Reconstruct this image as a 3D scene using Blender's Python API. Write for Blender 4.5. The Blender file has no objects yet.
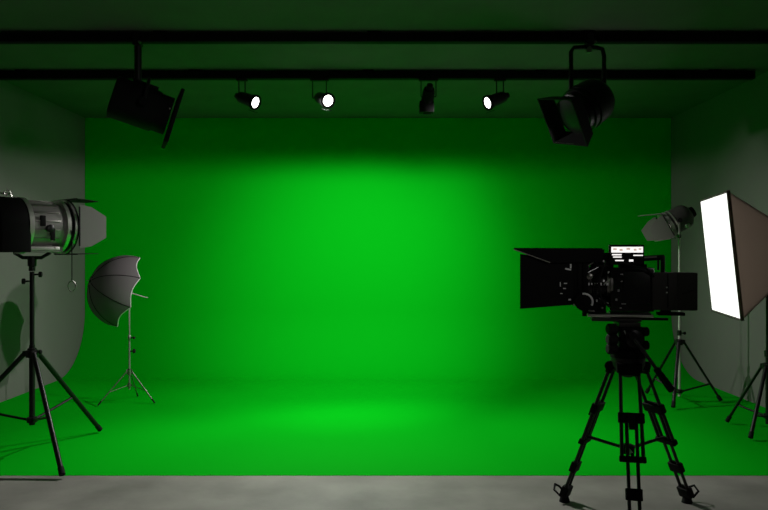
import bpy, bmesh, math, random
from mathutils import Vector, Matrix
random.seed(4)
PI = math.pi
SC = bpy.context.scene
COL = SC.collection
V = Vector
F = 700.0            # focal length in pixels of a 768 px wide frame
HC = 1.35            # camera height

def P(px, py, d):
    """point of the room seen at a photo position, d metres in front of the lens"""
    return V(((px - 384) * d / F, d, HC + (255 - py) * d / F))

# ------------------------------------------------------------------ materials
def mat(name, color, rough=0.6, metal=0.0, spec=0.5, bump=0.0, bscale=60, mottle=0.0, mscale=3.0):
    m = bpy.data.materials.new(name)
    m.use_nodes = True
    nt = m.node_tree
    b = nt.nodes['Principled BSDF']
    c = (color[0], color[1], color[2], 1)
    b.inputs['Base Color'].default_value = c
    b.inputs['Roughness'].default_value = rough
    b.inputs['Metallic'].default_value = metal
    b.inputs['Specular IOR Level'].default_value = spec
    tc = nt.nodes.new('ShaderNodeTexCoord')
    if mottle:
        n = nt.nodes.new('ShaderNodeTexNoise')
        n.inputs['Scale'].default_value = mscale
        n.inputs['Detail'].default_value = 6
        r = nt.nodes.new('ShaderNodeValToRGB')
        r.color_ramp.elements[0].position = 0.3
        r.color_ramp.elements[1].position = 0.72
        r.color_ramp.elements[0].color = (*[x * (1 - mottle) for x in color], 1)
        r.color_ramp.elements[1].color = (*[x * (1 + mottle) for x in color], 1)
        nt.links.new(tc.outputs['Object'], n.inputs['Vector'])
        nt.links.new(n.outputs['Fac'], r.inputs['Fac'])
        nt.links.new(r.outputs['Color'], b.inputs['Base Color'])
    if bump:
        n2 = nt.nodes.new('ShaderNodeTexNoise')
        n2.inputs['Scale'].default_value = bscale
        n2.inputs['Detail'].default_value = 4
        bp = nt.nodes.new('ShaderNodeBump')
        bp.inputs['Strength'].default_value = bump
        bp.inputs['Distance'].default_value = 0.01
        nt.links.new(tc.outputs['Object'], n2.inputs['Vector'])
        nt.links.new(n2.outputs['Fac'], bp.inputs['Height'])
        nt.links.new(bp.outputs['Normal'], b.inputs['Normal'])
    return m

def emis(name, color, strength):
    m = bpy.data.materials.new(name)
    m.use_nodes = True
    b = m.node_tree.nodes['Principled BSDF']
    b.inputs['Base Color'].default_value = (0.8, 0.8, 0.8, 1)
    b.inputs['Emission Color'].default_value = (*color, 1)
    b.inputs['Emission Strength'].default_value = strength
    return m

M = dict(
    wall=mat('grey_wall_paint', (0.172, 0.170, 0.156), 0.9, bump=0.05, bscale=90, mottle=0.05, mscale=1.2, spec=0.2),
    ceiling=mat('grey_ceiling_paint', (0.145, 0.145, 0.132), 0.95, bump=0.05, mottle=0.06, spec=0.1),
    green=mat('chroma_green_paint', (0.0006, 0.46, 0.008), 0.8, bump=0.02, bscale=120, spec=0.025),
    concrete=mat('polished_concrete', (0.27, 0.26, 0.235), 0.55, bump=0.08, bscale=30, mottle=0.28, mscale=2.3, spec=0.3),
    black=mat('matte_black', (0.0035, 0.0035, 0.0035), 0.65, spec=0.1),
    satin=mat('satin_black_metal', (0.007, 0.007, 0.007), 0.38, spec=0.3),
    gloss=mat('gloss_black', (0.005, 0.005, 0.005), 0.2, spec=0.5),
    rubber=mat('black_rubber', (0.008, 0.008, 0.008), 0.8, spec=0.2),
    plastic=mat('dark_grey_plastic', (0.030, 0.026, 0.024), 0.55, bump=0.1, bscale=200, spec=0.4),
    chrome=mat('chrome', (0.72, 0.70, 0.66), 0.33, 0.9),
    palepole=mat('pale_painted_pole', (0.55, 0.54, 0.50), 0.35, 0.3),
    alu=mat('brushed_aluminium', (0.30, 0.29, 0.275), 0.42, 0.6, bump=0.05, bscale=150),
    steel=mat('dull_steel', (0.30, 0.29, 0.27), 0.4, 1.0),
    flap=mat('grey_painted_flap', (0.23, 0.225, 0.21), 0.55, spec=0.4),
    flapd=mat('dark_grey_flap', (0.19, 0.175, 0.165), 0.55, spec=0.4),
    housing=mat('dark_grey_housing', (0.05, 0.048, 0.045), 0.4, spec=0.5),
    fabric=mat('charcoal_fabric', (0.13, 0.115, 0.12), 0.7, bump=0.1, bscale=250, spec=0.4),
    softshell=mat('black_fabric', (0.045, 0.042, 0.040), 0.75, bump=0.1, bscale=250, spec=0.3),
    lining=mat('white_lining', (0.8, 0.8, 0.78), 0.7),
    white=mat('white_marking_and_glint', (0.75, 0.75, 0.75), 0.6),
    grey=mat('grey_marking', (0.35, 0.35, 0.35), 0.5),
    lens=mat('dark_glass', (0.01, 0.01, 0.012), 0.05, spec=0.8),
    lampglass=mat('frosted_lens', (0.55, 0.55, 0.52), 0.3, spec=0.6),
    glow=emis('lit_diffuser', (1.0, 0.985, 0.95), 1.25),
    spotglow=emis('lit_spot_lens', (1.0, 0.97, 0.92), 6.0),
    screen=mat('screen_panel', (0.006, 0.006, 0.007), 0.2),
    scr_white=emis('screen_white', (1.0, 0.97, 0.95), 1.0),
    scr_tan=emis('screen_tan', (0.62, 0.45, 0.38), 0.8),
)

# softbox cloth lets a little of the lamp inside shine through
_m = M['softshell']; _nt = _m.node_tree
_out = _nt.nodes['Material Output']; _tr = _nt.nodes.new('ShaderNodeBsdfTranslucent')
_tr.inputs['Color'].default_value = (0.27, 0.235, 0.205, 1)
_ad = _nt.nodes.new('ShaderNodeAddShader')
_nt.links.new(_nt.nodes['Principled BSDF'].outputs[0], _ad.inputs[0]); _nt.links.new(_tr.outputs[0], _ad.inputs[1])
_nt.links.new(_ad.outputs[0], _out.inputs['Surface'])

# ------------------------------------------------------------------ mesh helpers
class B:
    def __init__(self): self.bm = bmesh.new()
    def ring(self, c, ax, r, n, up=None, ry=None):
        ax = V(ax).normalized()
        up = V(up) if up else (V((0, 0, 1)) if abs(ax.z) < 0.95 else V((1, 0, 0)))
        u = up.cross(ax).normalized(); w = ax.cross(u)
        ry = r if ry is None else ry
        return [self.bm.verts.new(V(c) + u * (r * math.cos(2*PI*i/n)) + w * (ry * math.sin(2*PI*i/n))) for i in range(n)]
    def bridge(self, a, b):
        n = len(a)
        for i in range(n):
            self.bm.faces.new((a[i], a[(i+1) % n], b[(i+1) % n], b[i]))
    def tube(self, p0, p1, r0, r1=None, n=12, up=None, ry=None):
        p0, p1 = V(p0), V(p1); r1 = r0 if r1 is None else r1
        ax = p1 - p0
        k = (ry / r0) if ry else 1
        a = self.ring(p0, ax, r0, n, up, r0*k); b = self.ring(p1, ax, r1, n, up, r1*k)
        self.bridge(a, b)
        self.bm.faces.new(a[::-1]); self.bm.faces.new(b)
        return self
    def lathe(self, o, ax, prof, n=32, cap=True):
        o, ax = V(o), V(ax).normalized()
        rings = [self.ring(o + ax * t, ax, max(r, 0.0004), n) for t, r in prof]
        for a, b in zip(rings, rings[1:]): self.bridge(a, b)
        if cap:
            self.bm.faces.new(rings[0][::-1]); self.bm.faces.new(rings[-1])
        return self
    def hollow(self, o, ax, x0, x1, ro, ri, n=32):
        o, ax = V(o), V(ax).normalized()
        R = [self.ring(o + ax*t, ax, r, n) for t, r in ((x0, ri), (x0, ro), (x1, ro), (x1, ri))]
        for i in range(4): self.bridge(R[i], R[(i+1) % 4])
        return self
    def box(self, c, s, rot=None, bev=0.0):
        r = bmesh.ops.create_cube(self.bm, size=1)
        vs = r['verts']
        bmesh.ops.scale(self.bm, vec=V(s), verts=vs)
        if bev:
            es = list({e for v in vs for e in v.link_edges})
            q = bmesh.ops.bevel(self.bm, geom=es, offset=bev, segments=2, affect='EDGES', profile=0.6)
            vs = list({v for f in q['faces'] for v in f.verts} | {v for v in vs if v.is_valid})
        mx = Matrix.Translation(V(c)) @ (rot.to_4x4() if rot else Matrix())
        bmesh.ops.transform(self.bm, matrix=mx, verts=vs)
        return self
    def prism(self, pts, d):
        """closed polygon of 3-D points pushed along d"""
        d = V(d)
        a = [self.bm.verts.new(V(p) - d/2) for p in pts]
        b = [self.bm.verts.new(V(p) + d/2) for p in pts]
        self.bridge(a, b)
        self.bm.faces.new(a[::-1]); self.bm.faces.new(b)
        return self
    def path(self, pts, r, n=8, closed=False):
        pts = [V(p) for p in pts]; N = len(pts)
        rings = []
        ref = None
        for i, p in enumerate(pts):
            if closed: t = pts[(i+1) % N] - pts[i-1]
            else: t = pts[min(i+1, N-1)] - pts[max(i-1, 0)]
            t.normalize()
            if ref is None: ref = V((0, 0, 1)) if abs(t.z) < 0.9 else V((0, 1, 0))
            u = (ref - t * ref.dot(t)).normalized(); w = t.cross(u); ref = u
            rings.append([self.bm.verts.new(p + u*(r*math.cos(2*PI*k/n)) + w*(r*math.sin(2*PI*k/n))) for k in range(n)])
        for a, b in zip(rings, rings[1:]): self.bridge(a, b)
        if closed: self.bridge(rings[-1], rings[0])
        else:
            self.bm.faces.new(rings[0][::-1]); self.bm.faces.new(rings[-1])
        return self
    def ball(self, c, r, n=16):
        q = bmesh.ops.create_uvsphere(self.bm, u_segments=n, v_segments=n//2, radius=r)
        bmesh.ops.translate(self.bm, vec=V(c), verts=q['verts'])
        return self

def obj(name, b, m, parent=None, label=None, smooth=True):
    bm = b.bm if isinstance(b, B) else b
    bmesh.ops.recalc_face_normals(bm, faces=bm.faces)
    me = bpy.data.meshes.new(name)
    bm.to_mesh(me); bm.free()
    me.materials.append(M[m] if isinstance(m, str) else m)
    if smooth:
        me.polygons.foreach_set('use_smooth', [True]*len(me.polygons))
        me.set_sharp_from_angle(angle=math.radians(38))
    o = bpy.data.objects.new(name, me); COL.objects.link(o)
    if parent: o.parent = parent
    if label: o['label'] = label
    return o

def thing(name, label, cat, loc=(0, 0, 0), mx=None, group=None):
    o = bpy.data.objects.new(name, None); COL.objects.link(o)
    o.empty_display_size = 0.1
    o.matrix_world = (Matrix.Translation(V(loc)) @ mx.to_4x4()) if mx else Matrix.Translation(V(loc))
    o['label'] = label; o['category'] = cat
    if group: o['group'] = group
    return o

def tag(o, label, cat, group=None):
    o['label'] = label; o['category'] = cat
    if group: o['group'] = group

def struct(name, b, m):
    o = obj(name, b, m); o['kind'] = 'structure'; return o

def aim(d, up=(0, 0, 1)):
    """rotation taking local +X to direction d with local +Z as near up as possible"""
    x = V(d).normalized(); y = V(up).cross(x).normalized(); z = x.cross(y)
    return Matrix((x, y, z)).transposed()

# ------------------------------------------------------------------ setting
XL, XR, YB, YF, ZC = -3.51, 3.37, 8.215, -1.6, 2.96
struct('floor', B().box(((XL+XR)/2, (YB+YF)/2, -0.05), (XR-XL+0.4, YB-YF+0.4, 0.1)), 'concrete')
struct('ceiling', B().box(((XL+XR)/2, (YB+YF)/2, ZC+0.05), (XR-XL+0.4, YB-YF+0.4, 0.1)), 'ceiling')
struct('wall_left', B().box((XL-0.1, (YB+YF)/2, ZC/2), (0.2, YB-YF+0.4, ZC)), 'wall')
struct('wall_right', B().box((XR+0.1, (YB+YF)/2, ZC/2), (0.2, YB-YF+0.4, ZC)), 'wall')
struct('wall_back', B().box(((XL+XR)/2, YB+0.1, ZC/2), (XR-XL, 0.2, ZC)), 'wall')
struct('wall_front', B().box(((XL+XR)/2, YF-0.1, ZC/2), (XR-XL, 0.2, ZC)), 'wall')

# seamless green backdrop: wall, curved sweep and floor in one sheet
b = B()
R, T = 0.70, 0.002
prof = [(YB-0.006, ZC-0.004), (YB-0.006, 1.8), (YB-0.006, 1.2)]
n = 24
cy, cz = YB-0.006-R, R+T
for i in range(n+1):
    a = PI/2*i/n
    prof.append((cy + R*math.cos(a), cz - R*math.sin(a)))
prof += [(6.2, T), (5.2, T), (4.282, T)]
back = []
for i, (y, z) in enumerate(prof):
    y0, z0 = prof[max(i-1, 0)]; y1, z1 = prof[min(i+1, len(prof)-1)]
    t = V((y1-y0, z1-z0)).normalized()
    back.append((y - t.y*T*0.9, z + t.x*T*0.9))
loop = prof + back[::-1]
xa, xb = XL+0.004, XR-0.004
A = [b.bm.verts.new((xa, y, z)) for y, z in loop]
C_ = [b.bm.verts.new((xb, y, z)) for y, z in loop]
N = len(prof)
b.bridge(A, C_)
for i in range(N-1):
    for L in (A, C_):
        b.bm.faces.new((L[i], L[i+1], L[2*N-2-i], L[2*N-1-i]))
bd = obj('green_backdrop', b, 'green')
tag(bd, 'seamless bright green chroma key backdrop curving from back wall onto floor', 'backdrop')
FZ = T + 0.001      # top of the green sheet

# ------------------------------------------------------------------ ceiling rails
def rail(y, x0, x1, label):
    t = thing('lighting_rail', label, 'rail', ((x0+x1)/2, y, ZC-0.08), group='black lighting rails on the ceiling')
    h = (x1-x0)/2
    obj('rail_bar', B().box((0, 0, 0.034), (2*h, 0.07, 0.068), bev=0.006), 'black', t)
    for k in range(5):
        obj('ceiling_mount', B().box((h*(-0.9+0.45*k), 0, 0.0735), (0.10, 0.05, 0.012), bev=0.002), 'black', t)
    for s in (-1, 1):
        obj('end_cap', B().box((s*(h+0.004), 0, 0.034), (0.008, 0.074, 0.070), bev=0.002), 'rubber', t)
    return t
rail(5.05, XL+0.02, XR-0.02, 'thick black ceiling rail nearest the viewer, carrying the two big spotlights')
rail(6.10, XL+0.02, 3.21, 'thinner black ceiling rail farther back, carrying the four small spotlights')

# ------------------------------------------------------------------ light stands
def light_stand(loc, feet, zk, pole, rleg, zh, tb, label, metal='satin', polemat='satin', legflat=1.0, knobs=(), rk=None, zl=0.06):
    t = thing('light_stand', label, 'light stand', loc)
    rp = pole[0][2]; rk = rk or rp*1.9
    # pole sections, each thinner one slides into the one below
    for i, (z0, z1, r) in enumerate(pole):
        obj('pole' if i == 0 else 'pole_section', B().tube((0, 0, z0), (0, 0, z1), r, n=16), polemat, t)
        if i:
            c = obj('locking_collar', B().lathe((0, 0, z0-0.03), (0, 0, 1), [(0, r*1.4), (0.005, r*1.9), (0.045, r*1.9), (0.05, r*1.4)], 16), metal, t)
            obj('locking_knob', B().tube((r*1.5, 0, z0-0.008), (r*1.5+0.03, 0, z0-0.008), 0.005).lathe((r*1.5+0.022, 0, z0-0.008), (1, 0, 0), [(0, 0.009), (0.004, 0.014), (0.016, 0.014), (0.02, 0.01)], 10), 'rubber', c)
    # leg collar
    b = B().lathe((0, 0, zk-0.03), (0, 0, 1), [(0, rp*1.3), (0.004, rk), (0.05, rk), (0.056, rp*1.3)], 20)
    for f in feet:
        d = V((f[0], f[1], 0)).normalized()
        b.box(d*(rk*0.95) + V((0, 0, zk)), (rk*0.9, rleg*2.2, 0.036), aim(d), 0.003)
    obj('leg_collar', b, metal, t)
    hub = obj('brace_collar', B().lathe((0, 0, zh-0.02), (0, 0, 1), [(0, rp*1.2), (0.004, rk*0.85), (0.036, rk*0.85), (0.04, rp*1.2)], 16), metal, t)
    for f in feet:
        d = V((f[0], f[1], 0)).normalized()
        p0 = d*(rk*1.15) + V((0, 0, zk)); p1 = V((f[0], f[1], rleg*1.5))
        lg = obj('leg', B().tube(p0, p1, rleg, rleg, 12, ry=rleg*legflat), metal, t)
        ld = (p1-p0).normalized()
        obj('rubber_foot', B().tube(p1 - ld*0.045, p1 + ld*0.002, rleg*1.12, rleg*1.2, 12), 'rubber', lg)
        q = p0.lerp(p1, tb)
        obj('brace', B().tube(d*(rk*0.7) + V((0, 0, zh)), q, rleg*0.55, n=8), 'steel' if metal == 'steel' else 'satin', t)
    for z, a in knobs:
        d = V((math.cos(a), math.sin(a), 0))
        obj('knob', B().tube(d*rp*0.5 + V((0, 0, z)), d*(rp+0.035) + V((0, 0, z)), 0.006).lathe(d*(rp+0.02) + V((0, 0, z)), d, [(0, 0.012), (0.004, 0.02), (0.02, 0.02), (0.024, 0.014)], 10), 'rubber', t)
    return t

# big stand under the drum light, on the left
S1 = V((-2.378, 4.73, FZ))
light_stand(S1, [(0.438, -0.51), (0.225, 0.577), (-0.64, -0.10)], 0.683,
            [(0.20, 0.74, 0.019), (0.70, 1.235, 0.0155), ], 0.0165, 0.235, 0.55,
            'heavy black tripod stand under the chrome drum light at left', knobs=[(1.17, -2.6), (1.215, 0.3)], rk=0.04)
bpy.context.view_layer.update()

# ------------------------------------------------------------------ drum light at left
zc = 1.546
ax_ = V((math.cos(math.radians(52)), math.sin(math.radians(52)), 0))
t = thing('fresnel_light', 'chrome and black drum light with barn doors on the heavy left stand', 'studio light', (S1.x, S1.y, 1.24), aim(ax_))
h = zc - 1.24
Rr = 0.178
# arch shaped black rear housing
def arch(x, r, zb, n=24):
    pts = [V((x, -r, zb))]
    for i in range(n+1):
        a = PI - PI*i/n
        pts.append(V((x, r*math.cos(a), h + r*math.sin(a))))
    pts.append(V((x, r, zb)))
    return pts
zb = h - 0.178
b = B()
rings = [[b.bm.verts.new(p) for p in arch(x, r, zb + dz)] for x, r, dz in ((-0.30, 0.150, 0.02), (-0.285, 0.176, 0.004), (-0.27, 0.186, 0), (-0.10, 0.186, 0), (-0.09, 0.178, 0.003))]
for p, q in zip(rings, rings[1:]): b.bridge(p, q)
b.bm.faces.new(rings[0][::-1]); b.bm.faces.new(rings[-1])
hs = obj('rear_housing', b, 'black', t)
obj('housing_trim', B().hollow((0, 0, h), (1, 0, 0), -0.10, -0.07, 0.190, 0.16, 40), 'chrome', t)
obj('lamp_body', B().lathe((0, 0, h), (1, 0, 0), [(-0.12, 0.165), (-0.10, 0.168), (0.13, 0.168), (0.135, 0.16), (0.17, 0.16)], 48), 'alu', t)
# cooling fins and slots down the drum
for k in range(8):
    a = -0.9 + k*0.36
    d = V((0, -math.cos(a), math.sin(a)))
    obj('cooling_rib', B().box(V((0.012, 0, h)) + d*0.170, (0.20, 0.012, 0.010), Matrix(((1, 0, 0), (0, -d.z, d.y), (0, d.y, d.z))).transposed() if False else Matrix.Rotation(math.atan2(-d.y, d.z), 3, 'X'), 0.002), 'steel', t)
obj('vent_slot', B().box((-0.01, -0.172, h+0.03), (0.035, 0.01, 0.07), bev=0.003), 'black', t)
obj('vent_slot', B().box((0.055, -0.172, h-0.06), (0.03, 0.01, 0.08), bev=0.003), 'black', t)
obj('lower_tray', B().box((0.01, 0, zb+0.02), (0.27, 0.27, 0.04), bev=0.006), 'alu', t)
obj('tray_strip', B().box((0.0, -0.139, zb+0.026), (0.24, 0.006, 0.022), bev=0.002), 'chrome', t)
obj('lens_ring', B().hollow((0, 0, h), (1, 0, 0), 0.155, 0.18, 0.185, 0.155, 48), 'chrome', t)
obj('lens_ring', B().hollow((0, 0, h), (1, 0, 0), 0.205, 0.222, 0.188, 0.165, 48), 'chrome', t)
obj('ring_spacer', B().hollow((0, 0, h), (1, 0, 0), 0.178, 0.208, 0.176, 0.158, 48), 'black', t)
obj('front_lens', B().lathe((0, 0, h), (1, 0, 0), [(0.16, 0.157), (0.19, 0.157), (0.205, 0.11), (0.21, 0.03)], 40), 'lampglass', t)
bf = obj('barn_door_frame', B().hollow((0, 0, h), (1, 0, 0), 0.222, 0.232, 0.19, 0.165, 4 if False else 40), 'satin', t)
def leaf(side, L, w0, w1, flare, m, rad=0.19, x0=0.232):
    """octagonal barn door leaf hinged on the given side of the frame"""
    out = {'near': V((0, -1, 0)), 'far': V((0, 1, 0)), 'top': V((0, 0, 1)), 'bottom': V((0, 0, -1))}[side]
    lat = V((1, 0, 0)).cross(out)
    fw = (V((1, 0, 0))*math.cos(flare) + out*math.sin(flare))
    o = V((x0, 0, h)) + out*rad
    nn = fw.cross(lat).normalized()
    pts = [o - lat*w0, o + lat*w0, o + fw*(L*0.45) + lat*w1, o + fw*L + lat*(w1*0.55), o + fw*L - lat*(w1*0.55), o + fw*(L*0.45) - lat*w1]
    b = B().prism(pts, nn*0.004)
    lf = obj('barn_door_leaf', b, m, t, 'grey barn door leaf' if 'flap' in m else None)
    obj('hinge', B().tube(o - lat*w0*0.9, o + lat*w0*0.9, 0.006, n=8), 'satin', lf)
leaf('near', 0.185, 0.15, 0.135, 0.10, 'flap')
leaf('far', 0.185, 0.15, 0.135, 0.25, 'flap')
leaf('top', 0.20, 0.17, 0.15, -0.02, 'black')
leaf('bottom', 0.20, 0.17, 0.15, -0.02, 'black')
obj('carry_handle', B().path([(-0.23, 0, h+0.18), (-0.235, 0, h+0.20), (-0.21, 0, h+0.208), (-0.16, 0, h+0.208), (-0.135, 0, h+0.20), (-0.14, 0, h+0.18)], 0.007), 'chrome', t)
obj('safety_clip', B().path([(-0.165+0.02*math.cos(a), -0.01, h+0.213+0.016*math.sin(a)) for a in [2*PI*k/14 for k in range(14)]], 0.004, closed=True), 'chrome', t)
# yoke: shallow bracket under the tray
yw = 0.115
ydir = V((0.0, 1, 0))
yk = [V((-0.075, -0.095, zb-0.003)), V((-0.04, -0.05, zb-0.036)), V((0.04, 0.05, zb-0.036)), V((0.075, 0.095, zb-0.003))]
yk = [V((p.y*0.75, -p.x*1.35, p.z)) for p in yk]
obj('yoke', B().path(yk, 0.012, 8), 'satin', t)
obj('spigot', B().lathe((0, 0, 0.002), (0, 0, 1), [(0, 0.021), (0.03, 0.021), (0.035, 0.028), (zb-0.03, 0.028)], 16), 'satin', t)
for s in (-1, 1):
    obj('tilt_knob', B().lathe((0.03, s*0.165, h-0.02), (0, s, 0), [(0, 0.012), (0.014, 0.012), (0.015, 0.026), (0.031, 0.026), (0.035, 0.02)], 14), 'satin', t)
# pull cord with ring
pc = B().path([(0.175, -0.180, h-0.02), (0.176, -0.193, h-0.1), (0.176, -0.193, h-0.372)], 0.0032, 6)
cd = obj('pull_cord', pc, 'black', t)
obj('pull_ring', B().path([(0.176+0.023*math.cos(a), -0.193-0.006*math.cos(a), h-0.408+0.036*math.sin(a)) for a in [2*PI*k/18 for k in range(18)]], 0.0042, 8, closed=True), 'steel', cd)

# ------------------------------------------------------------------ umbrella and its stand
S2 = V((-2.32, 6.38, FZ))
light_stand(S2, [(-0.225, -0.155), (0.245, -0.045), (-0.02, 0.27)], 0.285,
            [(0.12, 0.62, 0.0085), (0.60, 0.955, 0.0068)], 0.0060, 0.16, 0.62,
            'thin silver stand holding the dark umbrella near the left wall', metal='steel', polemat='alu', rk=0.022, knobs=[(0.47, 0.2)])
axu = V((math.cos(math.radians(37))*0.951, math.sin(math.radians(37))*0.951, -0.309)).normalized()
rimc = P(123.8, 291, 6.37)
RU, DU = 0.35, 0.305
t = thing('photo_umbrella', 'charcoal reflector umbrella with white lining on the thin stand', 'umbrella', rimc - axu*DU, aim(axu))
def can(a, th, k=1.0, sag=0.16):
    """canopy point: a runs from crown to rim, th round it; cloth sags between eight ribs"""
    th += PI/8
    ph = ((th-PI/8)*8/(2*PI)) % 1.0
    s = math.sin(PI*ph)
    u = a/1.43
    r = RU*math.sin(a)*k*(1 - sag*0.35*s*u)
    x = DU*(1-math.cos(a))/(1-math.cos(1.43))
    x -= sag*0.75*s*u**4*DU
    return V((x + (1-k)*0.3, r*math.cos(th), r*math.sin(th)))
OFF = 0.2
def dome(k):
    b = B(); na, nt = 18, 96
    rows = []
    for i in range(1, na+1):
        rows.append([b.bm.verts.new(can(1.43*i/na, 2*PI*j/nt, k)) for j in range(nt)])
    # rotate the pattern so a tip points straight up
    for p, q in zip(rows, rows[1:]): b.bridge(p, q)
    c = b.bm.verts.new(V(((1-k)*0.3, 0, 0)))
    for j in range(nt): b.bm.faces.new((c, rows[0][j], rows[0][(j+1) % nt]))
    return b, rows
b, ro = dome(1.0)
na = 18
# close outer cloth into a solid sheet
inner = []
for i in range(1, na+1): inner.append([b.bm.verts.new(can(1.43*i/na, 2*PI*j/96, 0.988)) for j in range(96)])
for p, q in zip(inner, inner[1:]): b.bridge(q, p)
c = b.bm.verts.new(V((0.0036, 0, 0)))
for j in range(96): b.bm.faces.new((c, inner[0][(j+1) % 96], inner[0][j]))
b.bridge(ro[-1], inner[-1])
cn = obj('canopy', b, 'fabric', t)
b, _ = dome(0.983)
obj('white_lining', b, 'lining', cn, 'white reflective lining')
b = B().path([can(1.43, 2*PI*j/96, 0.992) + V((0.003, 0, 0)) for j in range(96)], 0.0038, 6, closed=True)
obj('rim_hem', b, 'lining', cn, 'pale stitched hem')
for k in range(8):
    th = 2*PI*k/8
    obj('rib', B().path([can(1.43*i/14, th, 0.975) for i in range(1, 15)], 0.0028, 6), 'steel', t)
    obj('seam', B().path([can(1.43*i/14, th, 1.003) for i in range(1, 15)], 0.0028, 6), 'black', cn)
    obj('rib_tip', B().ball(can(1.43, th, 1.0), 0.007, 8), 'alu', t)
obj('shaft', B().tube((-0.03, 0, 0), (DU+0.23, 0, 0), 0.0045), 'alu', t)
obj('ferrule', B().lathe((-0.012, 0, 0), (1, 0, 0), [(0, 0.008), (0.004, 0.014), (0.014, 0.012)], 12), 'black', t)
for k in range(8):
    th = 2*PI*k/8
    obj('stretcher', B().tube((DU*0.62, 0, 0), can(0.85, th, 0.97), 0.0022, n=6), 'steel', t)
# bracket on top of the stand that grips the shaft
sh = rimc + axu*0.06
t = thing('umbrella_bracket', 'small silver tilt bracket clamping the umbrella shaft on its stand', 'bracket', (S2.x, S2.y, 1.0+FZ-0.005))
q = sh - V((S2.x, S2.y, 1.0+FZ-0.005))
obj('socket', B().lathe((0, 0, -0.036), (0, 0, 1), [(0, 0.010), (0.004, 0.014), (0.05, 0.014), (0.054, 0.010)], 14), 'alu', t)
ra = aim(axu)
for s_ in (-1, 1):
    obj('clamp_jaw', B().box(q + ra @ V((0, 0, s_*0.0115)), (0.03, 0.034, 0.011), ra, 0.003), 'alu', t)
obj('clamp_knob', B().lathe((0.012, -0.016, 0.012), (0.3, -1, 0), [(0, 0.005), (0.012, 0.005), (0.013, 0.012), (0.024, 0.012)], 10), 'black', t)
obj('lamp_shoe', B().box((0.0, 0, 0.055), (0.03, 0.03, 0.014), bev=0.003).tube((0, 0, 0.03), (0, 0, 0.05), 0.006), 'steel', t)

# ------------------------------------------------------------------ right hand lamp stand
S3 = V((2.705, 6.41, FZ))
light_stand(S3, [(-0.185, -0.31), (0.365, -0.025), (-0.175, 0.335)], 0.553,
            [(0.055, 0.66, 0.0125), (0.64, 1.12, 0.0105), (1.10, 1.50, 0.0095)], 0.0155, 0.10, 0.72,
            'black stand with silver pole carrying the small lamp by right wall', polemat='palepole', rk=0.034, legflat=0.7)
ax3 = V((-0.80, 0.10, -0.44)).normalized()
c3 = P(675, 221, 6.38)
t = thing('fresnel_light', 'small dark grey fresnel lamp with barn doors beside the softbox', 'studio light', c3, aim(ax3))
obj('lamp_body', B().lathe((0, 0, 0), (1, 0, 0), [(-0.15, 0.02), (-0.145, 0.07), (-0.12, 0.10), (-0.08, 0.113), (0.05, 0.113), (0.055, 0.105)], 36), 'housing', t)
obj('rear_cap', B().lathe((0, 0, 0), (1, 0, 0), [(-0.19, 0.03), (-0.185, 0.045), (-0.14, 0.055)], 24), 'black', t)
obj('lens_ring', B().hollow((0, 0, 0), (1, 0, 0), 0.02, 0.032, 0.119, 0.10, 36), 'chrome', t)
obj('lens_ring', B().hollow((0, 0, 0), (1, 0, 0), 0.055, 0.085, 0.122, 0.085, 36), 'alu', t)
obj('front_lens', B().lathe((0, 0, 0), (1, 0, 0), [(0.04, 0.10), (0.06, 0.10), (0.075, 0.05), (0.078, 0.01)], 32), 'lampglass', t)
obj('lens_ring', B().hollow((0, 0, 0), (1, 0, 0), 0.090, 0.100, 0.128, 0.10, 36), 'chrome', t)
h = 0
leaf('far', 0.17, 0.11, 0.10, 0.10, 'flapd', 0.125, 0.10)
leaf('near', 0.17, 0.11, 0.10, 0.15, 'flapd', 0.125, 0.10)
leaf('top', 0.17, 0.12, 0.09, 0.42, 'flapd', 0.125, 0.10)
leaf('bottom', 0.14, 0.12, 0.09, -0.32, 'flapd', 0.125, 0.10)
# yoke hangs straight down to the stand whatever the tilt
inv = aim(ax3).inverted()
def L3(w): return inv @ V(w)
sp = V((S3.x, S3.y, 1.50)) - c3
side = V((ax3.y, -ax3.x, 0)).normalized()
b = B().path([L3(side*s*0.135 + V((0, 0, z))) if i not in (2,) else L3(sp + V((0, 0, 0.02))) for i, (s, z) in enumerate(((-1, 0.01), (-1, -0.12), (0, 0), (1, -0.12), (1, 0.01)))], 0.009, 8)
obj('yoke', b, 'steel', t)
obj('spigot', B().tube(L3(sp + V((0, 0, 0.008))), L3(sp + V((0, 0, 0.04))), 0.016), 'satin', t)
for s in (-1, 1):
    obj('tilt_knob', B().lathe(L3(side*s*0.11), L3(side*s), [(0, 0.01), (0.03, 0.01), (0.031, 0.022), (0.045, 0.022)], 12), 'satin', t)
obj('bright_spot_ball', B().ball(L3(V((0.075, -0.085, -0.045))), 0.027, 12), 'palepole', t)  # pale ball added for the bright spot of light on the lamp body

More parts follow.
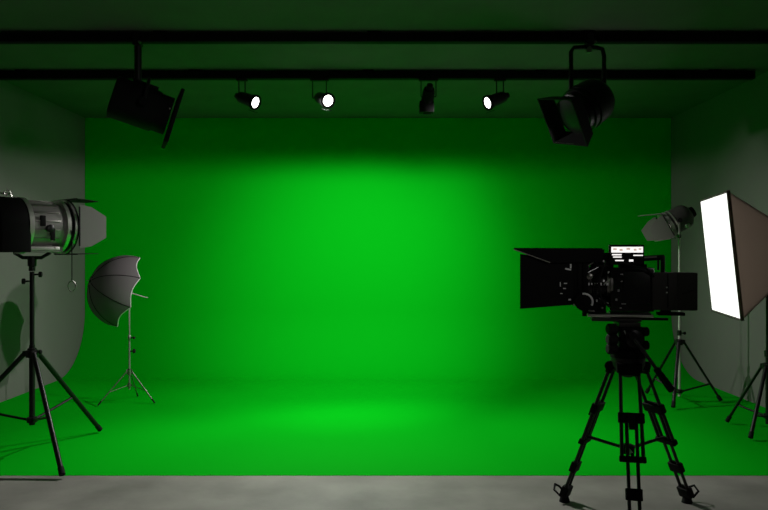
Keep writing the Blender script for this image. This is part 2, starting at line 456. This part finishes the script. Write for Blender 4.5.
# ------------------------------------------------------------------ softbox
S4 = V((2.925, 5.335, FZ))
light_stand(S4, [(-0.185, 0.255), (-0.265, -0.255), (0.335, 0.0)], 0.50,
            [(0.06, 0.62, 0.016), (0.60, 1.23, 0.0135)], 0.0145, 0.12, 0.7,
            'black stand at the right edge carrying the white softbox', rk=0.036, legflat=0.7)
fc = V((2.495, 5.22, 1.345))
til = math.radians(5.7)
nf = V((-0.975*math.cos(til), 0.223*math.cos(til), -math.sin(til)))
t = thing('softbox', 'large black softbox with glowing white front at the right edge', 'softbox', fc, aim(nf))
HW, HH, DP = 0.42, 0.448, 0.50
b = B()
def frus(x, w, hh): return [V((x, sy*w, sz*hh)) for sy, sz in ((-1, -1), (1, -1), (1, 1), (-1, 1))]
secs = [frus(0.0, HW, HH), frus(-0.008, HW, HH), frus(-DP, 0.11, 0.11), frus(-DP, 0.10, 0.10), frus(-0.02, HW-0.010, HH-0.010), frus(0.0, HW-0.006, HH-0.006)]
R_ = [[b.bm.verts.new(p) for p in s] for s in secs]
for i in range(len(R_)): b.bridge(R_[i], R_[(i+1) % len(R_)])
obj('fabric_shell', b, 'softshell', t)
obj('diffuser', B().box((-0.004, 0, 0), (0.006, 2*HW-0.028, 2*HH-0.028)), 'glow', t, 'glowing white diffuser cloth')
for s in frus(-0.02, HW-0.022, HH-0.022):
    obj('corner_rod', B().tube(s, V((-DP, 0.092*(1 if s.y > 0 else -1), 0.092*(1 if s.z > 0 else -1))), 0.005, n=8), 'black', t)
obj('front_hem', B().box((-0.012, 0, HH), (0.024, 2*HW, 0.006)).box((-0.012, 0, -HH), (0.024, 2*HW, 0.006)).box((-0.012, HW, 0), (0.024, 0.006, 2*HH)).box((-0.012, -HW, 0), (0.024, 0.006, 2*HH)), 'softshell', t)
obj('speed_ring', B().hollow((-DP, 0, 0), (1, 0, 0), -0.03, 0.01, 0.15, 0.09, 32), 'satin', t)
obj('flash_head', B().lathe((-DP, 0, 0), (-1, 0, 0), [(0.0, 0.085), (0.19, 0.085), (0.20, 0.075)], 28), 'satin', t)
inv = aim(nf).inverted()
g = inv @ (V((S4.x, S4.y, 1.242)) - fc)
obj('mount_bracket', B().tube(g, inv @ (V((S4.x, S4.y, 1.30)) - fc), 0.02).tube(inv @ (V((S4.x, S4.y, 1.29)) - fc), V((-DP-0.02, 0, -0.02)), 0.018), 'satin', t)

# ------------------------------------------------------------------ big hanging spotlights
y1 = 5.05
zr = ZC-0.08
def hook(t, top, m='satin'):
    """hook clamp that grips the rail, in the thing's own frame"""
    obj('rail_clamp', B().box(top + V((0, 0, -0.0135)), (0.05, 0.09, 0.024), bev=0.004).box(top + V((0, 0.041, 0.03)), (0.045, 0.008, 0.07), bev=0.002).box(top + V((0, -0.041, 0.03)), (0.045, 0.008, 0.07), bev=0.002), m, t)
    obj('clamp_bolt', B().tube(top + V((0.03, -0.047, -0.01)), top + V((0.03, -0.06, -0.01)), 0.01), 'steel', t)

# left: boxy head seen from the side
cL = P(142, 107, y1)
dL = V((0.90, 0.36, -0.29)).normalized()
t = thing('hanging_spotlight', 'big black boxy spotlight hanging on a single stem from near rail at left', 'spotlight', (P(138, 43, y1).x, y1, zr), group=None)
rot = aim(dL)
def Lw(v): return cL - V((P(138, 43, y1).x, y1, zr)) + rot @ V(v)
hook(t, V((0, 0, 0)))
sx = 0.0
hub = Lw((-0.02, 0, 0.10))
obj('stem', B().tube((0, 0, -0.02), (0, 0, -0.30), 0.026, n=14), 'satin', t)
b = B()
sec = [(-0.21, 0.13, 0.125), (-0.20, 0.145, 0.14), (0.09, 0.145, 0.14), (0.11, 0.135, 0.13), (0.195, 0.135, 0.13)]
rr = []
for x, w, hh in sec:
    ring = []
    for k in range(24):
        a = 2*PI*k/24
        ca, sa = math.cos(a), math.sin(a)
        e = 0.45
        ring.append(b.bm.verts.new(Lw((x, w*math.copysign(abs(ca)**e, ca), hh*math.copysign(abs(sa)**e, sa)))))
    rr.append(ring)
for p, q in zip(rr, rr[1:]): b.bridge(p, q)
b.bm.faces.new(rr[0][::-1]); b.bm.faces.new(rr[-1])
obj('lamp_housing', b, 'black', t)
obj('filter_frame', B().box(Lw((0.225, 0, -0.01)), (0.025, 0.36, 0.40), rot, 0.004), 'black', t)
obj('front_lens', B().lathe(Lw((0.222, 0, 0)), dL, [(0, 0.115), (0.012, 0.115), (0.016, 0.06), (0.018, 0.01)], 32), 'lens', t)
obj('top_vent', B().box(Lw((-0.02, 0, 0.152)), (0.18, 0.16, 0.02), rot, 0.004), 'black', t)
obj('yoke', B().path([Lw((0, 0.175, 0.0)), Lw((-0.005, 0.175, 0.12)), Lw((-0.01, 0.12, 0.185)), Lw((-0.01, -0.12, 0.185)), Lw((-0.005, -0.175, 0.12)), Lw((0, -0.175, 0.0))], 0.013), 'satin', t)
for s in (-1, 1):
    obj('tilt_knob', B().lathe(Lw((0, s*0.148, 0)), rot @ V((0, s, 0)), [(0, 0.012), (0.03, 0.012), (0.032, 0.03), (0.052, 0.03)], 14), 'black', t)
obj('rivet', B().ball(Lw((0.18, -0.137, 0.03)), 0.006, 8), 'chrome', t)

# right: round body on a wide U yoke
cR = P(586, 106, y1)
oR = V((P(589, 43, y1).x, y1, zr))
dR = V((-0.76, -0.26, -0.52)).normalized()
t = thing('hanging_spotlight', 'big round black spotlight hanging in a wide yoke from near rail at right', 'spotlight', oR)
rot = aim(dR) @ Matrix.Rotation(math.radians(-14), 3, 'X')
def Lw(v): return cR - oR + rot @ V(v)
hook(t, V((0, 0, 0)))
obj('lamp_housing', B().lathe(Lw((0, 0, 0)), dR, [(-0.175, 0.03), (-0.17, 0.09), (-0.15, 0.135), (-0.11, 0.158), (-0.05, 0.165), (0.11, 0.150), (0.115, 0.14), (0.15, 0.14)], 40), 'satin', t)
obj('cooling_ring', B().hollow(Lw((0, 0, 0)), dR, 0.0, 0.02, 0.172, 0.15, 40), 'satin', t)
obj('cooling_ring', B().hollow(Lw((0, 0, 0)), dR, 0.05, 0.07, 0.168, 0.145, 40), 'satin', t)
b = B()
fr = []
for x, s in ((0.13, 0.145), (0.24, 0.185), (0.24, 0.175), (0.14, 0.135)):
    fr.append([b.bm.verts.new(Lw((x, sy*s, sz*s))) for sy, sz in ((-1, -1), (1, -1), (1, 1), (-1, 1))])
for i in range(4): b.bridge(fr[i], fr[(i+1) % 4])
obj('barn_door', b, 'black', t)
obj('front_lens', B().lathe(Lw((0.14, 0, 0)), dR, [(0, 0.13), (0.015, 0.13), (0.03, 0.08), (0.034, 0.01)], 32), 'satin', t)
for s in (-1, 1):
    obj('edge_strip', B().box(Lw((0.235 if s > 0 else 0.16, -0.06, -0.178 if s > 0 else -0.15)), (0.008, 0.20, 0.008), rot), 'steel', t)
obj('slot_grille', B().box(Lw((0.09, -0.145, 0.05)), (0.08, 0.01, 0.07), rot, 0.003), 'steel', t)
pv = Lw((-0.02, 0, 0))
def U(dx, z): return V((dx, pv.y, z))
xl, xr = P(571, 43, y1).x - oR.x, P(604, 43, y1).x - oR.x
zt = -0.034
pts = [V((xl, 0, pv.z+0.02)), V((xl, 0, -0.2)), V((xl, 0, zt-0.03)), V((xl+0.02, 0, zt)), V((0, 0, zt+0.005)), V((xr-0.05, 0, zt)), V((xr-0.012, 0, zt-0.012)), V((xr, 0, zt-0.06)), V((xr, 0, -0.2)), V((xr, 0, pv.z+0.02))]
obj('yoke', B().path(pts, 0.016, 10), 'satin', t)
obj('yoke_bolt', B().lathe((0, 0, -0.07), (0, 0, 1), [(0, 0.018), (0.03, 0.022), (0.055, 0.016)], 12), 'steel', t)
for x in (xl, xr):
    obj('tilt_knob', B().ball((x, 0, pv.z+0.02), 0.026, 12), 'black', t)

# ------------------------------------------------------------------ four small spotlights on the far rail
y2 = 6.10
def small_spot(px, py, d, yx, label, lit=True, sep=0.05):
    c = P(px, py, y2)
    o = V((P(yx, 80, y2).x, y2, zr))
    t = thing('track_spotlight', label, 'spotlight', o, group='small spotlights on the far rail')
    d = V(d).normalized(); rot = aim(d)
    def W(v): return c - o + rot @ V(v)
    obj('lamp_housing', B().lathe(W((0, 0, 0)), d, [(-0.13, 0.012), (-0.128, 0.026), (-0.09, 0.03), (-0.085, 0.045), (-0.06, 0.052), (0.06, 0.056), (0.062, 0.06), (0.09, 0.062)], 28), 'satin' if lit else 'black', t)
    obj('lens_rim', B().hollow(W((0, 0, 0)), d, 0.088, 0.105, 0.068, 0.048, 28), 'black', t)
    obj('lens', B().lathe(W((0, 0, 0)), d, [(0.085, 0.05), (0.096, 0.05), (0.1, 0.03), (0.102, 0.004)], 28), 'spotglow' if lit else 'lens', t, 'glowing white lens' if lit else 'dark lens')
    e = W((0, 0, 0.03))
    for s in (-1, 1):
        obj('hanger_rod', B().tube((s*sep, 0, 0.0), (s*sep, 0, e.z - (0.02 if sep > 0.04 else 0)), 0.006 if sep < 0.06 else 0.0045, n=8), 'satin', t)
    if sep > 0.04:
        obj('pivot_bar', B().tube((-sep, 0, e.z-0.02), (sep, 0, e.z-0.02), 0.005, n=8), 'satin', t)
    obj('base_plate', B().box((0, 0, -0.006), (2*sep+0.04, 0.05, 0.012), bev=0.002), 'black', t)
    obj('gel_flap', B().box(W((0.10, 0, -0.078)), (0.05, 0.07, 0.003), rot), 'black', t)
    if not lit:
        obj('snoot', B().box((-0.015, 0.04, -0.235), (0.125, 0.10, 0.10), bev=0.008), 'black', t)
    return t, c + d*0.115, d
spots = []
spots.append(small_spot(247, 99.5, (0.82, -0.46, -0.36), 242, 'lit small spotlight on the far rail, leftmost, lamp facing right', sep=0.027))
spots.append(small_spot(323, 99, (0.50, -0.80, -0.32), 319.5, 'brightest small spotlight on the far rail, lamp facing the viewer', sep=0.06))
spots.append(small_spot(428, 97, (-0.08, 0.72, -0.62), 428.5, 'small black spotlight with no visible light on the far rail, turned to the back wall', False, sep=0.065))
spots.append(small_spot(496.5, 99.5, (-0.84, -0.40, -0.38), 500, 'lit small spotlight on the far rail, rightmost, lamp facing left', sep=0.03))

# ------------------------------------------------------------------ tripod under the cinema camera
TC = V((1.264, 3.63, 0.0))
S = 192.8
t = thing('camera_tripod', 'tall black twin-tube video tripod with fluid head under the cinema camera', 'tripod', TC)
zs = 0.765
feet = [V((-0.275, 0.205, 0)), V((0.39, 0.19, 0)), V((-0.085, -0.35, 0))]
obj('bowl', B().lathe((0, 0, 0.735), (0, 0, 1), [(0, 0.045), (0.015, 0.07), (0.05, 0.085), (0.085, 0.088), (0.09, 0.07)], 28), 'satin', t)
obj('bowl_grip', B().lathe((0, 0, 0.718), (0, 0, 1), [(0, 0.02), (0.005, 0.03), (0.015, 0.03), (0.022, 0.018)], 16), 'rubber', t)
for f in feet:
    d = V((f.x, f.y, 0)).normalized(); u = V((-d.y, d.x, 0))
    top = d*0.075 + V((0, 0, zs+0.01)); ft = V((f.x, f.y, 0.035))
    def at(k, s=0.0): return top.lerp(ft, k) + u*s
    ad = (ft-top).normalized(); rt = aim(ad, u.cross(ad))
    lg = obj('leg', B().tube(at(0.02, -0.044), at(0.57, -0.05), 0.0092, n=10).tube(at(0.02, 0.044), at(0.57, 0.05), 0.0092, n=10)
             .tube(at(0.30, -0.023), at(0.93, -0.023), 0.0088, n=10).tube(at(0.30, 0.023), at(0.93, 0.023), 0.0088, n=10), 'satin', t)
    obj('shoulder_joint', B().tube(at(0.0, -0.06), at(0.0, 0.06), 0.026, n=14).box(at(0.025), (0.04, 0.105, 0.03), rt, 0.004), 'black', lg)
    obj('leg_clamp', B().box(at(0.315), (0.05, 0.125, 0.034), rt, 0.005), 'black', lg)
    obj('leg_clamp', B().box(at(0.565), (0.03, 0.125, 0.030), rt, 0.005), 'black', lg)
    obj('clamp_lever', B().box(at(0.335, 0.0) + d*0.024, (0.07, 0.03, 0.012), rt, 0.003), 'rubber', lg)
    obj('leg_clamp', B().box(at(0.77), (0.055, 0.078, 0.034), rt, 0.005), 'black', lg)
    obj('foot', B().box(at(0.965), (0.06, 0.075, 0.04), rt, 0.006).tube(ft + V((0, 0, -0.005)), V((f.x, f.y, 0.0)), 0.022, 0.03, 12), 'rubber', lg)
    obj('foot_strap', B().path([ft + u*s + V((0, 0, z)) + d*e for s, z, e in ((-0.03, 0.0, 0.01), (-0.036, 0.03, 0.045), (0.0, 0.05, 0.055), (0.036, 0.03, 0.045), (0.03, 0.0, 0.01))], 0.006), 'rubber', lg)
    # spreader arm
    obj('spreader_arm', B().tube((0, 0, 0.345), at(0.54) - d*0.01, 0.009, n=8), 'satin', t)
obj('spreader_hub', B().lathe((0, 0, 0.318), (0, 0, 1), [(0, 0.02), (0.006, 0.034), (0.045, 0.034), (0.052, 0.022)], 16), 'black', t)
# fluid head
hd = obj('fluid_head', B().lathe((0, 0, 0.815), (0, 0, 1), [(0, 0.075), (0.006, 0.088), (0.045, 0.088), (0.05, 0.07), (0.06, 0.066)], 28)
    .box((0.005, 0, 0.925), (0.125, 0.13, 0.115), bev=0.012), 'black', t)
obj('tilt_drum', B().lathe((0.005, -0.095, 0.925), (0, 1, 0), [(0, 0.03), (0.006, 0.045), (0.19, 0.045), (0.195, 0.03)], 24), 'satin', t)
for z, r in ((0.970, 0.027), (0.917, 0.027), (0.868, 0.026)):
    obj('drag_knob', B().lathe((-0.055, -0.03, z), (-1, -0.12, 0), [(0, 0.012), (0.015, 0.012), (0.017, r), (0.058, r*1.05), (0.064, r*0.8)], 18), 'rubber', t)
for z in (0.955, 0.885):
    obj('drag_knob', B().lathe((0.06, -0.02, z), (1, -0.1, 0), [(0, 0.012), (0.01, 0.012), (0.012, 0.024), (0.034, 0.024), (0.04, 0.018)], 16), 'rubber', t)
obj('head_marking', B().box((-0.028, -0.0665, 0.93), (0.006, 0.003, 0.075), Matrix.Rotation(-0.35, 3, 'Y')).box((0.02, -0.0665, 0.94), (0.005, 0.003, 0.05), Matrix.Rotation(-0.6, 3, 'Y')), 'grey', hd, 'grey scale marking')
obj('head_plate', B().box((-0.005, 0, 0.993), (0.11, 0.10, 0.022), bev=0.003), 'plastic', t)
hp0, hp1 = V((-0.015, -0.105, 0.945)), V((0.138, -0.19, 0.702))
hn = obj('pan_handle', B().tube(hp0, hp1, 0.0095, n=12).lathe(hp0, (0, 1, 0), [(-0.014, 0.02), (0.02, 0.022)], 14), 'satin', t)
obj('handle_grip', B().lathe(hp0.lerp(hp1, 0.64), hp1-hp0, [(0, 0.011), (0.006, 0.017), (0.02, 0.0165), (0.11, 0.019), (0.128, 0.018), (0.134, 0.01)], 16), 'rubber', hn)

# ------------------------------------------------------------------ cinema camera
def cx(px): return (px - 627.7) / S
def czz(py): return (255 - py) / S + HC
zo = 1.005
yaw = Matrix.Rotation(math.radians(-11), 3, 'Z')
t = thing('cinema_camera', 'black cinema camera rig with matte box and monitor on the tall tripod', 'camera', (TC.x, TC.y, zo), yaw)
def c(px, y, py): return V((cx(px), y, czz(py) - zo))
zl = 284
# base: dovetail plate, bridge plate, rods
obj('dovetail_plate', B().box(c(616, 0, 319.5), (0.245, 0.09, 0.016), bev=0.003), 'plastic', t)
obj('bridge_plate', B().box(c(629, 0, 314.5), (0.20, 0.11, 0.028), bev=0.004), 'satin', t)
for s in (-1, 1):
    obj('support_rod', B().tube(c(588, s*0.05, 315), c(650, s*0.05, 315), 0.0085, n=14), 'chrome', t)
obj('rear_bracket', B().box(c(668, 0, 313.0), (0.13, 0.06, 0.016), bev=0.003).box(c(662, -0.03, 310), (0.05, 0.02, 0.03), bev=0.003).box(c(650, 0, 318.5), (0.16, 0.04, 0.012), bev=0.002), 'black', t)
# camera body with panel details
body = obj('camera_body', B().box(c(630, 0, 289), (0.215, 0.135, 0.225), bev=0.010), 'gloss', t)
obj('body_panel', B().box(c(634, -0.070, 287), (0.13, 0.010, 0.16), bev=0.004), 'satin', body)
obj('lens_mount', B().lathe(c(612, 0, zl), (-1, 0, 0), [(0, 0.075), (0.012, 0.075), (0.014, 0.066), (0.03, 0.066)], 32), 'steel', t)
for px, py, w, hh in ((620, 274, 0.014, 0.006), (620, 281, 0.008, 0.006), (617, 290, 0.01, 0.012), (615, 299, 0.010, 0.010), (622, 303, 0.022, 0.005), (619, 307, 0.012, 0.004)):
    obj('button', B().box(c(px, -0.071, py), (w, 0.008, hh), bev=0.0015), 'grey', body)
for py in (286.5, 291.5):
    obj('status_light', B().box(c(662, -0.069, py), (0.007, 0.004, 0.007)), 'white', t)
# rear battery and recorder block
obj('recorder', B().box(c(657, 0.0, 290.5), (0.150, 0.135, 0.190), bev=0.006), 'plastic', t)
bt = obj('battery', B().box(c(680, 0.0, 290.5), (0.112, 0.120, 0.192), bev=0.008), 'plastic', t)
obj('battery_ridge', B().box(c(681, -0.0605, 291), (0.06, 0.004, 0.006), Matrix.Rotation(-0.35, 3, 'Y')), 'satin', bt)
obj('recorder_groove', B().box(c(648, -0.068, 290), (0.006, 0.004, 0.17)).box(c(663, -0.068, 290), (0.004, 0.004, 0.17)), 'black', t)
# lens barrel with rings, gear teeth and scale marks
ln = obj('lens_barrel', B().lathe(c(609, 0, zl), (-1, 0, 0), [(0, 0.058), (0.02, 0.072), (0.035, 0.076), (0.055, 0.076), (0.058, 0.082), (0.085, 0.082), (0.088, 0.076), (0.11, 0.078), (0.113, 0.088), (0.14, 0.09), (0.143, 0.084), (0.165, 0.09)], 40), 'gloss', t)
for off in (0.062, 0.118):
    b = B()
    for k in range(48):
        a = 2*PI*k/48
        b.box(c(609, 0, zl) + V((-off-0.009, 0.088*math.cos(a), 0.088*math.sin(a))), (0.016, 0.006, 0.005), Matrix.Rotation(a, 3, 'X'))
    obj('gear_ring', b, 'satin', ln, smooth=False)
for k in range(9):
    a = -PI/2 - 0.03
    p = c(609, 0, zl) + V((-0.014 - 0.0155*k, -0.0795, 0.002))
    obj('scale_mark', B().box(p + V((0, -0.009 if 2 < k else -0.004, 0)), (0.006 if k % 3 else 0.011, 0.002, 0.010 if k % 2 else 0.013)), 'white', ln)
# follow focus on the near side
ff = obj('follow_focus', B().box(c(585, -0.075, 301), (0.05, 0.07, 0.045), bev=0.005).tube(c(585, -0.05, 308), c(585, -0.05, 316), 0.012), 'satin', t)
obj('focus_wheel', B().lathe(c(583.5, -0.11, 300.5), (0, -1, 0), [(0, 0.04), (0.004, 0.048), (0.022, 0.048), (0.026, 0.04)], 32), 'black', ff)
b = B()
arc = [c(583.5, -0.137, 300.5) + V((0.04*math.cos(a), 0, 0.04*math.sin(a))) for a in [(-0.5 + 2.3*k/16) for k in range(17)]]
b.path(arc, 0.0055, 6)
obj('marking_ring', b, 'white', ff, 'pale grey marking arc')
# lens motors, cables, bits around the barrel
obj('lens_motor', B().tube(c(597, -0.05, 268), c(585, -0.075, 274), 0.022, n=18), 'gloss', t)
obj('motor_face', B().lathe(c(589, -0.098, 276), (0, -1, 0), [(0, 0.016), (0.01, 0.016), (0.014, 0.01)], 14), 'steel', t)
obj('lens_motor', B().tube(c(606, -0.04, 264), c(594, -0.04, 264), 0.024, n=18), 'gloss', t)
obj('lens_lever', B().box(c(590, -0.10, 264), (0.04, 0.006, 0.006), Matrix.Rotation(-0.6, 3, 'Y')), 'steel', t)
obj('lens_lever', B().box(c(606, -0.09, 281), (0.034, 0.006, 0.007), Matrix.Rotation(-0.7, 3, 'Y')), 'chrome', t)
obj('cable', B().path([c(604, -0.085, 262), c(600, -0.11, 272), c(597, -0.118, 284), c(600, -0.11, 298), c(608, -0.085, 306)], 0.005), 'rubber', t)
obj('cable', B().path([c(620, -0.06, 262), c(630, -0.10, 266), c(642, -0.095, 268), c(650, -0.075, 276)], 0.005), 'rubber', t)
# dark bracketry filling the space round the lens
obj('lens_cage', B().box(c(603, 0.02, 283), (0.11, 0.10, 0.235), bev=0.006).box(c(596, -0.02, 306), (0.10, 0.10, 0.07), bev=0.006).box(c(598, -0.01, 259), (0.13, 0.09, 0.05), bev=0.006), 'black', t)
for px, py, w, hh, a in ((583, 258, 0.012, 0.006, 0.5), (585, 260, 0.005, 0.012, 0), (597, 258, 0.006, 0.014, 0.3), (602.5, 261, 0.005, 0.012, 0), (599.5, 298, 0.008, 0.008, 0), (601, 307, 0.010, 0.008, 0), (596, 300, 0.005, 0.012, 0), (606, 302, 0.012, 0.005, 0.4), (591, 310, 0.03, 0.006, 0.1), (607, 272, 0.006, 0.012, 0.4)):
    obj('cage_glint', B().box(c(px, -0.088, py), (w, 0.03, hh), Matrix.Rotation(a, 3, 'Y'), 0.001), 'white' if w < 0.01 else 'steel', t)  # small white and steel boxes added as glints round the lens
obj('lens_support', B().box(c(592, 0, 308), (0.03, 0.08, 0.06), bev=0.004), 'satin', t)
# matte box
mb = obj('matte_box', B().box(c(585, 0, 281), (0.03, 0.21, 0.22), bev=0.006).box(c(579, 0, 281), (0.018, 0.22, 0.205), bev=0.004), 'black', t)
b = B()
hs = []
for px, w, z0, z1 in ((575, 0.105, 304, 260), (522, 0.135, 308.5, 254), (522, 0.130, 307.8, 254.8), (575, 0.10, 303.2, 260.8)):
    hs.append([b.bm.verts.new(c(px, sy*w, zz)) for sy, zz in ((-1, z0), (1, z0), (1, z1), (-1, z1))])
for i in range(4): b.bridge(hs[i], hs[(i+1) % 4])
obj('hood', b, 'black', mb)
obj('hood_mount', B().box(c(577, 0, 281), (0.05, 0.212, 0.20), bev=0.004), 'black', mb)
obj('filter_tray', B().box(c(588, 0, 281), (0.012, 0.17, 0.235), bev=0.003), 'satin', mb)
for px, py, w, hh in ((568.5, 269, 0.03, 0.008), (571, 266, 0.008, 0.022), (561, 284, 0.004, 0.022), (566, 283, 0.016, 0.005), (565, 288, 0.014, 0.005), (562, 293, 0.012, 0.004), (570, 299, 0.012, 0.008), (574, 304, 0.008, 0.014)):
    yy = -0.105 - 0.03*(575-px)/53 - 0.003
    obj('hood_fitting', B().box(c(px, yy, py), (w, 0.006, hh), Matrix.Rotation(0.2 if w > 0.02 else 0, 3, 'Y')), 'white', mb)
fl = obj('top_flag', B().prism([c(516, -0.15, 248.5), c(601, -0.11, 248.8), c(601, 0.11, 248.8), c(516, 0.15, 248.5)], V((0, 0, 0.006))), 'black', mb)
obj('flag_wing', B().prism([c(516, -0.148, 249), c(603, -0.108, 249.5), c(601, -0.108, 262), c(551, -0.13, 262.5)], V((0, 0.005, 0))), 'black', mb)
obj('wing_edge', B().tube(c(516, -0.152, 249.5), c(551, -0.134, 262.5), 0.0028, n=6), 'steel', mb)
obj('flag_hinge', B().tube(c(601, -0.10, 251), c(601, 0.10, 251), 0.010, n=10).box(c(597, 0, 256), (0.03, 0.08, 0.05), bev=0.004), 'satin', mb)
# top handle and monitor
obj('top_handle', B().tube(c(628, 0, 259.5), c(662, 0, 257.2), 0.014, n=14).box(c(660.5, 0, 264.5), (0.022, 0.03, 0.09), bev=0.004).box(c(626, 0, 263), (0.03, 0.04, 0.05), bev=0.004), 'satin', t)
obj('handle_highlight', B().box(c(646, -0.013, 257.3), (0.09, 0.006, 0.008), Matrix.Rotation(-0.06, 3, 'Y')), 'steel', t)  # steel strip added as the highlight along the handle
obj('handle_post', B().tube(c(656.5, 0, 258), c(656.5, 0, 270), 0.006), 'satin', t)
obj('top_plate', B().box(c(632, 0, 267), (0.13, 0.10, 0.03), bev=0.004), 'black', t)
obj('viewfinder', B().box(c(606, -0.02, 258), (0.05, 0.07, 0.055), bev=0.006).tube(c(600, -0.02, 264), c(612, -0.02, 264), 0.02), 'gloss', t)
mn = obj('monitor', B().box(c(624.8, -0.055, 254.8), (0.172, 0.022, 0.104), bev=0.004), 'black', t)
obj('monitor_arm', B().tube(c(628, -0.045, 260), c(628, -0.02, 266), 0.008), 'satin', mn)
ms = obj('screen', B().box(c(624.8, -0.0672, 254.8), (0.158, 0.002, 0.092)), 'screen', mn, 'lit screen with picture strip and menu rows')
ys = -0.069
def scr(px0, py0, px1, py1, m, nm):
    obj(nm, B().box(c((px0+px1)/2, ys - (0.0008 if m == 'scr_tan' else 0), (py0+py1)/2), (abs(px1-px0)/S, 0.001, abs(py1-py0)/S)), m, mn)
scr(610.3, 247.0, 640.0, 252.6, 'scr_white', 'picture_strip')
for x0, x1, y0, y1_ in ((612, 615.5, 248.3, 250.2), (618, 621, 249, 251), (624.5, 628, 248, 250), (631.5, 634, 248.8, 250.8), (636, 638.5, 248.3, 250)):
    scr(x0, y0, x1, y1_, 'scr_tan', 'picture_patch')
for x0, x1, y0, y1_ in ((611, 620, 254.0, 255.4), (612, 620, 256.4, 257.6), (614, 622, 259.8, 261.0), (627, 631, 259.4, 261.4), (631, 640, 254.8, 255.9)):
    scr(x0, y0, x1, y1_, 'scr_white', 'menu_row')

# ------------------------------------------------------------------ lights
def spot(name, loc, target, power, deg, blend, rad, col=(1, 0.98, 0.95), shutter=None):
    """a spot lamp; shutter = height on the back wall where the lamp's top shutter cuts the beam, and its softness"""
    l = bpy.data.lights.new(name, 'SPOT')
    l.energy = power; l.spot_size = math.radians(deg); l.spot_blend = blend; l.shadow_soft_size = rad; l.color = col
    o = bpy.data.objects.new(name, l); COL.objects.link(o)
    o.location = V(loc)
    o.rotation_euler = (V(target) - V(loc)).to_track_quat('-Z', 'Y').to_euler()
    if shutter:
        z, soft = shutter
        l.use_nodes = True
        nt = l.node_tree
        em = nt.nodes['Emission']
        geo = nt.nodes.new('ShaderNodeNewGeometry')
        sep = nt.nodes.new('ShaderNodeSeparateXYZ')
        nt.links.new(geo.outputs['Incoming'], sep.inputs[0])
        ab = nt.nodes.new('ShaderNodeMath'); ab.operation = 'ABSOLUTE'
        nt.links.new(sep.outputs['Y'], ab.inputs[0])
        dv = nt.nodes.new('ShaderNodeMath'); dv.operation = 'DIVIDE'
        nt.links.new(sep.outputs['Z'], dv.inputs[0]); nt.links.new(ab.outputs[0], dv.inputs[1])
        mr = nt.nodes.new('ShaderNodeMapRange'); mr.interpolation_type = 'SMOOTHSTEP'
        k = (z - loc[2]) / (YB - loc[1]); e = soft / (YB - loc[1])
        mr.inputs['From Min'].default_value = k - e
        mr.inputs['From Max'].default_value = k + e
        mr.inputs['To Min'].default_value = 1.0
        mr.inputs['To Max'].default_value = 0.0
        nt.links.new(dv.outputs[0], mr.inputs['Value'])
        nt.links.new(mr.outputs[0], em.inputs['Strength'])
    return o
(_, p1, d1), (_, p2, d2), (_, p3, d3), (_, p4, d4) = spots
spot('spot_lamp', p1, (3.35, 5.5, 0.45), 235, 62, 1.0, 0.02)
spot('spot_lamp', p2, (-0.3, 3.8, 0.0), 330, 115, 1.0, 0.02)
spot('spot_lamp', p3, (0.05, YB, 1.4), 130, 105, 1.0, 0.03, shutter=(2.38, 0.22))
spot('spot_lamp', p4, (-3.45, 5.6, 0.45), 225, 62, 1.0, 0.02)
spot('hanging_lamp', cL + dL*0.33, (0.35, 7.9, 0.6), 190, 106, 1.0, 0.08, shutter=(2.38, 0.22))
spot('hanging_lamp', cR + dR*0.36, (-1.35, 8.0, 0.8), 295, 100, 1.0, 0.08, shutter=(2.38, 0.22))
# unseen lamp added at front right for highlights on drum light and umbrella
spot('added_front_lamp', (2.4, 0.6, 2.7), (-1.3, 4.6, 1.1), 85, 56, 1.0, 0.3)

w = bpy.data.worlds.new('world'); SC.world = w
w.use_nodes = True
w.node_tree.nodes['Background'].inputs[0].default_value = (0.0, 0.0, 0.0, 1)

cam = bpy.data.cameras.new('camera')
cam.sensor_width = 36; cam.lens = 36*F/768
co = bpy.data.objects.new('camera', cam); COL.objects.link(co)
co.location = (0, 0, HC); co.rotation_euler = (PI/2, 0, 0)
SC.camera = co
SC.view_settings.view_transform = 'Standard'
SC.view_settings.look = 'None'
SC.view_settings.gamma = 1
SC.view_settings.use_curve_mapping = False
SC.view_settings.exposure = 0.0
